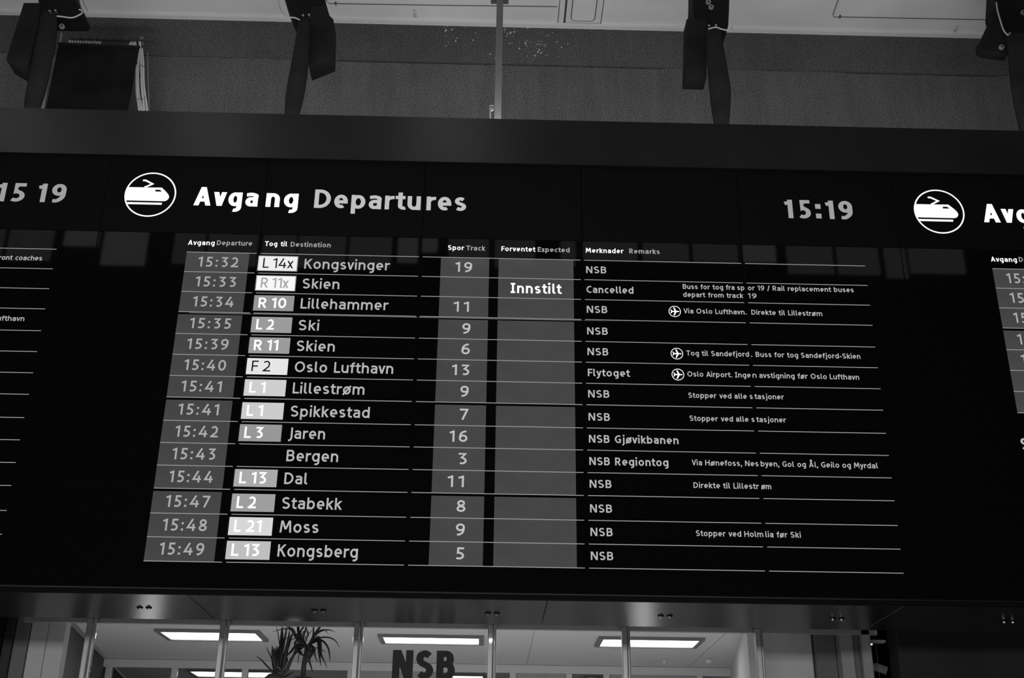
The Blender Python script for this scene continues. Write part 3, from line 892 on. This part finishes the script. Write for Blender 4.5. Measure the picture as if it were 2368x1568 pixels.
b = MB(); b.box(-1.42, -.66, 2.18, 2.21, 8.437, 8.446); b.build('head_rail', MAT['cord'], e)
for i, (xa, xb, za) in enumerate(((334, 343, 112), (329, 336, 96), (324, 331, 110), (320, 325, 150))):
    pts = dens([(xa - 6, za), (xa - 3, 150), (xa - 1.5, 200), (xb - 3, 256), (xb, 330)], 3) if i < 2 else dens([(xa - 3, za), (xa - 5, 165), (xa - 4, 215), (xb - 3, 256), (xb + 3, 330)], 3)
    V = []; F = []
    for q_, (x, y) in enumerate(pts):
        p = at(x, y, 2.2 - .012 * i); hw_ = .0105
        V += [(p.x - hw_, p.y, p.z), (p.x, p.y - .006, p.z), (p.x + hw_, p.y, p.z), (p.x, p.y + .002, p.z)]
    for q_ in range(len(pts) - 1):
        n_ = q_ * 4
        for a_ in range(4): F.append((n_ + a_, n_ + (a_ + 1) % 4, n_ + 4 + (a_ + 1) % 4, n_ + 4 + a_))
    obj('slat', V, F, MAT['slat'], e)
for x in (-1.25, -.98):
    b = MB(); b.box(x - .006, x + .006, 2.2, 2.499, 8.434, 8.444); b.build('wall_arm', MAT['cord'], e)
for y in (152, 228):
    b = MB(); b.tube([at(x, yy, 2.14) for x, yy in ((318, y + 2), (324, y + 1), (326, y - 3), (330, y + 3), (334, y + 1), (336, y - 4))], .0022, 5); b.build('cord', MAT['cord'], e)
b = MB(); b.tube([at(x, yy, 2.2) for x, yy in ((341, 120), (343, 190), (345, 260))], .0015, 5); b.build('cord', MAT['bracket'], e)
# slats seen edge-on above the banner and one hanging beyond its other side
for i in range(12):
    x = 157 + i * 6.3
    V_ = ppoly([(x, 101 + i * .5), (x + 4.5, 101 + i * .5), (x + 8, 91 + i * .4), (x + 4, 90 + i * .4)], 2.2 + .004 * (i % 3))
    b = MB(); b.prism(V_, (0, .004, 0)); b.build('slat', MAT['slat' if i % 3 else 'column_light'], e)
for x in (300, 308):
    b = MB(); b.prism(ppoly([(x - 4, 107), (x + 8, 108), (x + 6, 95), (x + 2, 94)], 2.2), (0, .004, 0)); b.build('slat', MAT['slat'], e)
b = MB(); b.prism(ppoly([(119, 134), (126, 134), (112, 195), (101, 262), (98, 320), (82, 320), (91, 256), (108, 195)], 2.24), (0, .012, 0)); b.build('slat', MAT['column'], e)
b = MB(); b.prism(ppoly([(140, 76), (144, 76), (141, 100), (137, 100)], 2.2), (0, .004, 0)); b.build('slat', MAT['column'], e)
b = MB(); b.prism(ppoly([(322, 84), (332, 84), (334, 104), (324, 104)], 2.2), (0, .01, 0)); b.build('end_bracket', MAT['pole'], e)
for i in range(9):
    b = MB(); p = at(168 + i * 19, 86 + i * .5, 2.19); b.box(p.x - .004, p.x + .004, 2.18, 2.2, p.z - .03, p.z + .012); b.build('hook', MAT['cord'], e)

# ------------------------------------------------------------------ office behind the glass
GY = 1.5
e = empty('window_1', (2.6, GY, 2.0)); tag(e, 'glass front of the lit office under the board, divided by slim steel mullions', 'window', kind='structure')
MX = [-.85, -.151, .751, 1.663, 2.574, 3.493, 4.411]
for i, x in enumerate(MX[1:]):
    b = MB(); b.box(x - .029, x + .006, GY - .03, GY + .03, .05, 3.045, .004); b.build('mullion', MAT['mullion'], e)
    b = MB(); b.tube([(x + .019, GY, .05), (x + .019, GY, 3.045)], .012, 12); b.build('mullion_bar', MAT['mullion'], e)
    b = MB(); b.box(x - .031, x + .032, GY - .034, GY + .034, 3.045, 3.30); b.build('mullion_cap', MAT['mullion_cap'], e)
for x0, x1 in zip(MX, MX[1:] + [5.25]):
    b = MB(); b.box(x0 + .035, x1 - .035, GY - .003, GY + .003, .05, 3.35); b.build('pane', MAT['glass'], e)
b = MB(); b.box(-.64, 5.25, GY + .05, GY + .09, 3.028, 3.30); b.build('top_rail', MAT['rail'], e)

ZO = 3.8
oc = empty('ceiling', (1.7, 6, ZO)); tag(oc, 'white office ceiling with fluorescent fixtures behind the glass', 'ceiling', kind='structure')
b = MB(); b.prism([(-1.18, 1.82, ZO), (-2.9, 13, ZO), (7.0, 13, ZO), (5.2, 1.62, ZO), (-.6, 1.62, ZO)], (0, 0, .1)); b.build('ceiling_board', MAT['office_ceil'], oc)
b = MB(); b.box(-.62, 5.2, 1.62, 1.69, 3.3, ZO); b.build('bulkhead', MAT['office_wall'], oc)
b = MB(); b.box(1.0, 3.9, 5.30, 5.34, ZO - .02, ZO - .001); b.build('ceiling_batten', MAT['office_wall'], oc)
for xx in (.36, 3.05, 5.1):
    b = MB(); b.box(xx - .004, xx + .004, 1.8, 8.5, ZO - .004, ZO - .0005); b.build('ceiling_joint', MAT['rail'], oc)
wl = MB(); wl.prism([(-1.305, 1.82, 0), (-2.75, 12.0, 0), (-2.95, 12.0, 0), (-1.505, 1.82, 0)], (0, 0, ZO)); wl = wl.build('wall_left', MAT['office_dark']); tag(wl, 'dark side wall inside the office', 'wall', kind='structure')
b = MB(); b.prism([at(x, y, 7.0) + Vector((0, 0, 0)) for x, y in [(176, 1478), (190, 1495), (190, 1516), (176, 1500)]], (0, .3, 0)) if False else b
vt = [(-2.02, 6.3), (-2.17, 7.5)]
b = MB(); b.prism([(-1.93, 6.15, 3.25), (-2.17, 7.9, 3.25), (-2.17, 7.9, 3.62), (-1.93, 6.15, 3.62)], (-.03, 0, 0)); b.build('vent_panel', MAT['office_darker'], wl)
wr = MB(); wr.prism([(5.20, 5.6, 0), (5.72, 9.1, 0), (5.9, 9.1, 0), (5.4, 5.6, 0)], (0, 0, ZO)); tag(wr.build('wall_right', MAT['office_wall']), 'pale side wall inside the office beyond the last mullion', 'wall', kind='structure')
b = MB(); b.prism([(4.52, 2.12, 0), (5.19, 5.59, 0), (5.35, 5.59, 0), (4.9, 2.12, 0)], (0, 0, ZO)); tag(b.build('wall_side', MAT['office_wall']), 'bright inner wall leaf near the glass on the clock side', 'wall', kind='structure')
b = MB(); b.box(-3.1, 7.2, 12.9, 13.1, 0, ZO); tag(b.build('wall_rear', MAT['office_wall']), 'far wall of the office', 'wall', kind='structure')

# fluorescent fixtures
lamps = [(-1.06, .075, 6.27, 6.88, 'fluorescent ceiling lamp nearest the office side wall, front row'), (1.345, 2.506, 6.39, 6.905, 'fluorescent ceiling lamp above the sign letters, front row'), (3.766, 4.93, 6.32, 6.905, 'fluorescent ceiling lamp at the clock side, front row'),
         (-1.43, -.25, 9.3, 9.9, 'fluorescent ceiling lamp seen beyond the partition, behind the plants'), (1.3, 2.55, 9.35, 9.95, 'fluorescent ceiling lamp seen beyond the partition, behind the sign letters'), (3.85, 5.05, 9.35, 9.95, 'fluorescent ceiling lamp seen beyond the partition, farthest from the plants')]
for x0, x1, y0, y1, lab in lamps:
    e = empty('ceiling_lamp', ((x0 + x1) / 2, (y0 + y1) / 2, ZO)); tag(e, lab, 'lamp', 'fluorescent lamps in the office ceiling')
    t = .055
    for q in ((x0, x1, y0, y0 + .06), (x0, x1, y1 - .05, y1), (x0, x0 + t, y0 + .06, y1 - .05), (x1 - t, x1, y0 + .06, y1 - .05)):
        b = MB(); b.box(*q, ZO - .03, ZO - .001); b.build('frame', MAT['lampframe'], e)
    b = MB(); b.box(x0 + t, x1 - t, y0 + .06, y1 - .05, ZO - .018, ZO - .002); b.build('diffuser', MAT['tube'], e)
# small ceiling sensors
for px, py, r, lab in ((1638, 1524, .028, 'small white smoke detector on the office ceiling, larger one'), (1536, 1525, .014, 'tiny white ceiling sprinkler between detector and lamp')):
    d_ = at(px, py, 7.6); tt = (ZO - CAM.z) / (d_.z - CAM.z); p = CAM + (d_ - CAM) * tt
    b = MB(); b.tube([(p.x, p.y, ZO - .001), (p.x, p.y, ZO - .02), (p.x, p.y, ZO - .05)], [r * 1.6, r * 1.6, r * .9], 14); tag(b.build('smoke_detector' if r > .02 else 'sprinkler', MAT['frame'], smooth=True), lab, 'detector' if r > .02 else 'sprinkler')

# glazed partition
e = empty('partition', (1.7, 8.6, 0)); tag(e, 'white framed glazed partition at the back of the office', 'partition')
b = MB(); b.box(-2.27, 5.66, 8.5, 8.58, 3.70, 3.797, .004); b.build('top_rail', MAT['frame'], e)
for x in (-2.22, -1.40, -.52, .80, 2.05, 2.84, 3.55, 4.02, 5.2):
    b = MB(); b.box(x, x + .075, 8.5, 8.58, 0, 3.70, .004); b.build('post', MAT['frame'], e)
for x0, x1, m in ((-2.145, -1.4, 0), (-1.325, -.52, 0), (-.445, .8, 1), (.875, 2.05, 2), (2.125, 2.84, 0), (2.915, 3.55, 3), (3.625, 4.02, 0), (4.095, 5.2, 2)):
    b = MB(); b.box(x0, x1, 8.53, 8.54, 0, 3.70)
    b.build('pane' if m in (0, 1) else 'panel', MAT['glass'] if m in (0, 1) else MAT['column_light'], e)

# columns either side of the office
def column(name, x0, x1, y0, y1, m, lab, cat='column'):
    b = MB(); b.box(x0, x1, y0, y1, 0, 3.79, .006); o = b.build(name, MAT[m]); tag(o, lab, cat); return o


o = empty('office_pier', (-.55, 1.8, 0)); tag(o, 'pale two-panel pier just inside the glass, near the dark columns', 'pier')
xs = (-.6345, -.515, -.3925)
for x0, x1 in zip(xs, xs[1:]):
    b = MB(); b.box(x0, x1 - .004, 1.7, 1.74, 0, 3.79, .003); b.build('panel', MAT['office_wall'], o)
b = MB(); b.box(xs[0] + .003, xs[2] - .006, 1.741, 1.80, 0, 3.79); b.build('core', MAT['office_wall'], o)
column('steel_column', -.735, -.64, 1.68, 1.8, 'column', 'grey column right against the pale office pier')
column('steel_column', -.80, -.738, 1.66, 1.8, 'column_dark', 'narrow black column between the grey column and the dark wall')
column('dark_cladding', -3.2, -.803, 1.62, 1.8, 'dark_wall', 'dark wall cladding beside the narrow black column', 'cladding')
column('white_pillar', 4.46, 4.842, 1.75, 2.1, 'office_wall', 'broad white pillar behind the glass past the last mullion', 'pillar')
column('dark_column', 4.85, 4.995, 1.7, 2.2, 'column', 'mid grey column beside the broad white pillar')
column('pale_column', 5.0, 5.09, 1.6, 2.0, 'column_light', 'pale slim column with a shiny edge beside the mid grey one')
column('slot_column', 5.092, 5.13, 1.6, 2.0, 'column', 'thin darker column between two pale slim columns')
column('edge_column', 5.132, 5.20, 1.55, 2.0, 'column_light', 'pale slim column at the end of the glazing beside the black opening')
o = column('wall_end', 5.33, 9.5, 1.4, 1.6, 'dark_wall', 'large dark wall surface beyond the end of the glazing', 'wall'); o['kind'] = 'structure'
b = MB(); b.box(5.205, 5.6, 2.3, 2.4, 0, 3.75); tag(b.build('dark_recess', MAT['lip_dark']), 'black recess between the pale columns and the dark panel', 'recess')
b = MB(); b.box(5.205, 5.32, 1.6, 1.66, 2.985, 3.0); tag(b.build('recess_bar', MAT['rail']), 'short pale bar across the top of the black recess', 'bar')
p = at(2033, 1546, 2.1)
b = MB(); b.tube([(p.x - .02, 2.299, p.z + .03), (p.x - .02, 2.1, p.z + .01), (p.x + .05, 2.08, p.z - .02)], [.02, .03, .03], 12); tag(b.build('recess_lamp', MAT['rail']), 'blurred pale rounded thing low in the black recess', 'object')

for px, py, r_, lab in ((1135, 1480, .011, 'tiny dazzling glint built as a glowing bead at the mullion over the sign letters'), (2016, 1490, .005, 'pin-sized glint built as a glowing bead at the edge of the pale slim column')):
    p = at(px, py, 1.44 if px < 2000 else 1.5)  # reflected glints modelled as small glowing bodies, no lamp hangs here
    e = empty('glint', p); tag(e, lab, 'lamp')
    b = MB(); b.tube([(p.x, p.y + r_, p.z), (p.x, p.y, p.z), (p.x, p.y - r_ * .8, p.z)], [r_, r_, r_ * .5], 12); b.build('glint_body', MAT['globe'], e, smooth=True)
    b = MB(); b.tube([(p.x, p.y + r_, p.z), (p.x, 1.47 if px < 2000 else 1.549, p.z)], r_ * .6, 8); b.build('glint_stem', MAT['bolt'], e)

# sign letters
e = empty('office_sign', (2.12, 1.42, 2.60)); tag(e, 'dark raised letters NSB mounted on a rail before the glass', 'sign')
for ch, x0, x1 in (('N', 1.912, 2.048), ('S', 2.070, 2.186), ('B', 2.206, 2.330)):
    w_ = 2.55
    gw, g = glyph(ch, w_)
    b = MB(); b2 = MB(); u = .0185; sx = ((x1 - x0) / u - w_) / (gw - w_)
    T3 = lambda p: (x0 + (p.x + w_ / 2 * (1 - sx)) * u, 1.40, 2.666 + p.y * u)
    prim_polys(g, w_, b, T3, sx)
    for i_, f_ in enumerate(list(b.F)):
        b2.prism([Vector(b.V[i]) + Vector((0, -.0004 * i_, 0)) for i in f_], (0, .035, 0))
    b2.build('letter', MAT['sign'], e)
b = MB(); b.box(1.75, 2.55, 1.40, 1.44, 2.628, 2.662, .003); b.build('rail', MAT['sign'], e)
for x in (1.9, 2.4):
    b = MB(); b.tube([(x, 1.44, 2.645), (x, 1.4965, 2.645)], .008, 8); b.build('standoff', MAT['bolt'], e)

# ------------------------------------------------------------------ plants
def leaf(e, pts, wd, Y0, Y1, m):
    """strap leaf along pixel points, wd its greatest half width in metres"""
    P = dens(pts, 4); n = len(P); V = []; F = []
    C_ = [at(x, y, Y0 + (Y1 - Y0) * i / (n - 1)) for i, (x, y) in enumerate(P)]
    for i, c_ in enumerate(C_):
        t = i / (n - 1)
        d_ = (C_[min(i + 1, n - 1)] - C_[max(i - 1, 0)]).normalized()
        s = d_.cross(Vector((0, 1, 0))).normalized()
        k = wd * (min(1, .45 + t * 2.2)) * (1 - t ** 3) + .0006
        V += [tuple(c_ - s * k), tuple(c_ + Vector((0, .3 * k + .0015, 0))), tuple(c_ + s * k), tuple(c_ + Vector((0, .3 * k - .0015, 0)))]
    for i in range(n - 1):
        q = i * 4
        for a_ in range(4): F.append((q + a_, q + (a_ + 1) % 4, q + 4 + (a_ + 1) % 4, q + 4 + a_))
    return obj('leaf', V, F, MAT[m], e, smooth=True)


def cc(p): return (560 + p[0] / 8.457, 1400 + p[1] / 8.457)


e = empty('potted_palm', (at(700, 1568, 2.1).x, 2.1, 2.6)); tag(e, 'tall potted palm with arching leaves and a thick stem behind the glass', 'plant')
st = dens([cc(q) for q in ((1190, 1420), (1200, 1280), (1215, 1120), (1250, 950), (1270, 800))], 4)
b = MB(); b.tube([at(x, y, 2.1) for x, y in st], [.020 - .004 * i / len(st) for i in range(len(st))], 12); b.build('stem', MAT['stem'], e, smooth=True)
pot = at(cc((1200, 1400))[0], cc((1200, 1400))[1], 2.1)
b = MB(); b.tube([(pot.x, 2.1, pot.z - .16), (pot.x, 2.1, pot.z - .03), (pot.x, 2.1, pot.z - .005)], [.055, .075, .068], 20); b.build('pot', MAT['pot'], e, smooth=True)
O = (1270, 820)
LV = [
    ([O, (1160, 700), (1000, 520), (880, 380), (800, 270), (740, 190)], .0085), ([O, (1130, 640), (1098, 480), (1098, 300), (1100, 150)], .0115), ([O, (1200, 640), (1250, 420), (1200, 260), (1150, 180)], .006),
    ([O, (1140, 560), (1200, 420), (1270, 300), (1300, 180)], .006), ([O, (1380, 620), (1395, 440), (1385, 300), (1375, 190)], .006), ([O, (1400, 600), (1500, 450), (1620, 320), (1750, 230)], .0085),
    ([O, (1420, 600), (1550, 500), (1700, 480), (1820, 525)], .006), ([O, (1400, 640), (1480, 520), (1600, 475), (1695, 565)], .005), ([(1330, 760), (1500, 640), (1700, 630), (1830, 700), (1910, 840)], .0055),
    ([(1330, 780), (1450, 680), (1580, 700), (1680, 830), (1710, 980), (1720, 1110)], .0075), ([(1380, 700), (1490, 620), (1530, 760), (1540, 950), (1590, 1060), (1670, 1240)], .010), ([(1380, 740), (1480, 700), (1500, 880), (1520, 1050), (1540, 1190)], .009),
    ([(1300, 850), (1400, 900), (1440, 1040), (1490, 1120)], .006), ([(1290, 960), (1310, 1080), (1345, 1190), (1385, 1320)], .0075), ([(1290, 860), (1380, 880), (1350, 980), (1290, 1080), (1250, 1150)], .010),
    ([O, (1120, 650), (1060, 560), (960, 600), (870, 640), (800, 760)], .004), ([O, (1180, 660), (1050, 640), (960, 680), (900, 700)], .003), ([O, (1150, 740), (1040, 800), (960, 900), (900, 960), (880, 1000)], .009),
    ([O, (1110, 800), (1020, 950), (960, 1100), (900, 1290)], .010), ([(1200, 820), (1080, 900), (980, 1010), (900, 1140), (830, 1330)], .007), ([(1250, 780), (1180, 560), (1250, 500), (1290, 600), (1220, 720)], .004),
    ([(1280, 700), (1240, 620), (1330, 530), (1380, 470)], .003), ([(1230, 780), (1130, 700), (1040, 720), (1050, 860), (1130, 960)], .010), ([(1280, 820), (1190, 760), (1110, 850), (1160, 950), (1230, 1000)], .013), ([(1230, 760), (1310, 820), (1330, 930), (1290, 1030)], .012),
    ([O, (1240, 700), (1300, 560), (1260, 440), (1240, 360)], .003), ([(1180, 900), (1110, 980), (1095, 1080), (1090, 1170)], .003), ([(1320, 760), (1400, 650), (1440, 560), (1520, 470)], .004), ([(1400, 820), (1480, 840), (1580, 880), (1660, 930)], .0035),
    ([(1300, 780), (1360, 800), (1420, 870), (1400, 980)], .010), ([(1040, 500), (900, 460), (760, 470), (590, 520)], .004), ([(1150, 720), (1060, 640), (990, 470), (930, 440)], .010)]
for i, (pts, wd) in enumerate(LV):
    leaf(e, [cc(q) for q in pts], wd, 2.1 + random.uniform(-.02, .02), 2.1 + random.uniform(-.18, .18), 'leaf' if i % 2 else 'leaf2')
e = empty('potted_yucca', (at(635, 1568, 2.05).x, 2.05, 2.6)); tag(e, 'shorter potted plant with stiff upright dark leaves beside the palm', 'plant')
b = MB(); pt = at(*cc((640, 1400)), 2.0)
b.tube([(pt.x, 2.0, pt.z - .15), (pt.x, 2.0, pt.z - .01), (pt.x + .0, 2.0, pt.z + .02)], [.05, .075, .045], 20); b.build('pot', MAT['pot'], e, smooth=True)
b = MB(); b.tube([at(*cc(q), 2.0) for q in ((600, 1330), (590, 1250), (650, 1205), (730, 1220), (750, 1290), (720, 1350))], .003, 6); b.build('pot_handle', MAT['column_light'], e)
b = MB(); b.tube([at(*cc(q), 2.02) for q in ((660, 1380), (655, 1200), (680, 1050))], [.018, .02, .016], 10); b.build('stem', MAT['stem'], e, smooth=True)
LY = [([(660, 1250), (610, 1050), (600, 900), (590, 790)], .012), ([(680, 1240), (650, 1050), (640, 920), (645, 820)], .010), ([(700, 1230), (690, 1040), (680, 900), (680, 790)], .010), ([(710, 1220), (720, 1000), (715, 880), (712, 800)], .009),
      ([(640, 1280), (580, 1050), (510, 900), (480, 810)], .004), ([(640, 1330), (480, 1180), (380, 1070), (270, 990)], .0055), ([(750, 1100), (760, 900), (775, 650), (783, 400)], .0175), ([(740, 1200), (790, 900), (850, 560), (880, 380)], .009),
      ([(780, 1250), (850, 950), (900, 700), (930, 470)], .013), ([(790, 1280), (870, 900), (950, 650), (990, 500)], .010), ([(750, 1320), (830, 1150), (870, 1050), (830, 960)], .014), ([(700, 1250), (790, 1060), (860, 960), (900, 900)], .014),
      ([(640, 1290), (620, 1150), (600, 1000), (620, 860)], .014), ([(780, 1380), (870, 1250), (960, 1060), (1040, 930)], .012), ([(820, 1400), (880, 1370), (950, 1330), (1020, 1295)], .006), ([(740, 850), (715, 640), (690, 500), (665, 410)], .003), ([(700, 1300), (760, 1180), (800, 1000), (770, 850)], .016)]
for i, (pts, wd) in enumerate(LY):
    leaf(e, [cc(q) for q in pts], wd, 2.0 + random.uniform(-.02, .02), 2.0 + random.uniform(-.12, .12), 'leaf')
sh = at(660, 1600, 2.0)
b = MB(); b.box(.95, 1.5, 1.85, 2.3, 2.0, pt.z - .155, .004); tag(b.build('plant_shelf', MAT['office_wall']), 'white shelf top that carries the two potted plants', 'shelf')

# assumed lamps off frame, none seen: globes in the office (glow on the soffit), globes high in the hall (glow on the fascia)
def globe(name, x, y, z, r, m, stand, lab):
    e = empty(name, (x, y, 0 if stand else z)); tag(e, lab, 'lamp')
    V = []; F = []; n = 16; k = 8
    for i in range(k + 1):
        t = math.pi * i / k
        for j in range(n):
            V.append((x + r * math.sin(t) * math.cos(2 * math.pi * j / n), y + r * math.sin(t) * math.sin(2 * math.pi * j / n), z + r * math.cos(t)))
    for i in range(k):
        for j in range(n): F.append((i * n + j, i * n + (j + 1) % n, (i + 1) * n + (j + 1) % n, (i + 1) * n + j))
    obj('globe', V, F, MAT[m], e, smooth=True)
    b = MB(); b.tube([(x, y, 0 if stand else z + r), (x, y, z - r if stand else 14)], .02, 8); b.build('stand' if stand else 'cord', MAT['black'], e)


globe('assumed_floor_lamp', -.77, 5.0, 2.03, .11, 'globe', True, 'assumed unseen globe lamp standing in the office near the side wall')  # assumed lamps, unseen, set where the soffit highlights would mirror them
globe('assumed_floor_lamp', .66, 5.0, 1.97, .09, 'globe', True, 'assumed unseen globe lamp standing in the office below the plants')
globe('assumed_floor_lamp', 4.08, 5.0, 1.96, .11, 'globe', True, 'assumed unseen globe lamp standing in the office on the clock side')
for x, z, lab in ((-2.13, 12.4, 'assumed unseen hanging globe lamp high in the hall, middle one'), (-5.4, 12.4, 'assumed unseen hanging globe lamp high in the hall, at the far end'), (1.76, 12.5, 'assumed unseen hanging globe lamp high in the hall, facing the pole')):
    globe('assumed_pendant_lamp', x, -9.7, z, .22, 'assumed_hall_globe', False, lab)  # assumed pendants, unseen, set where the fascia glows would mirror them
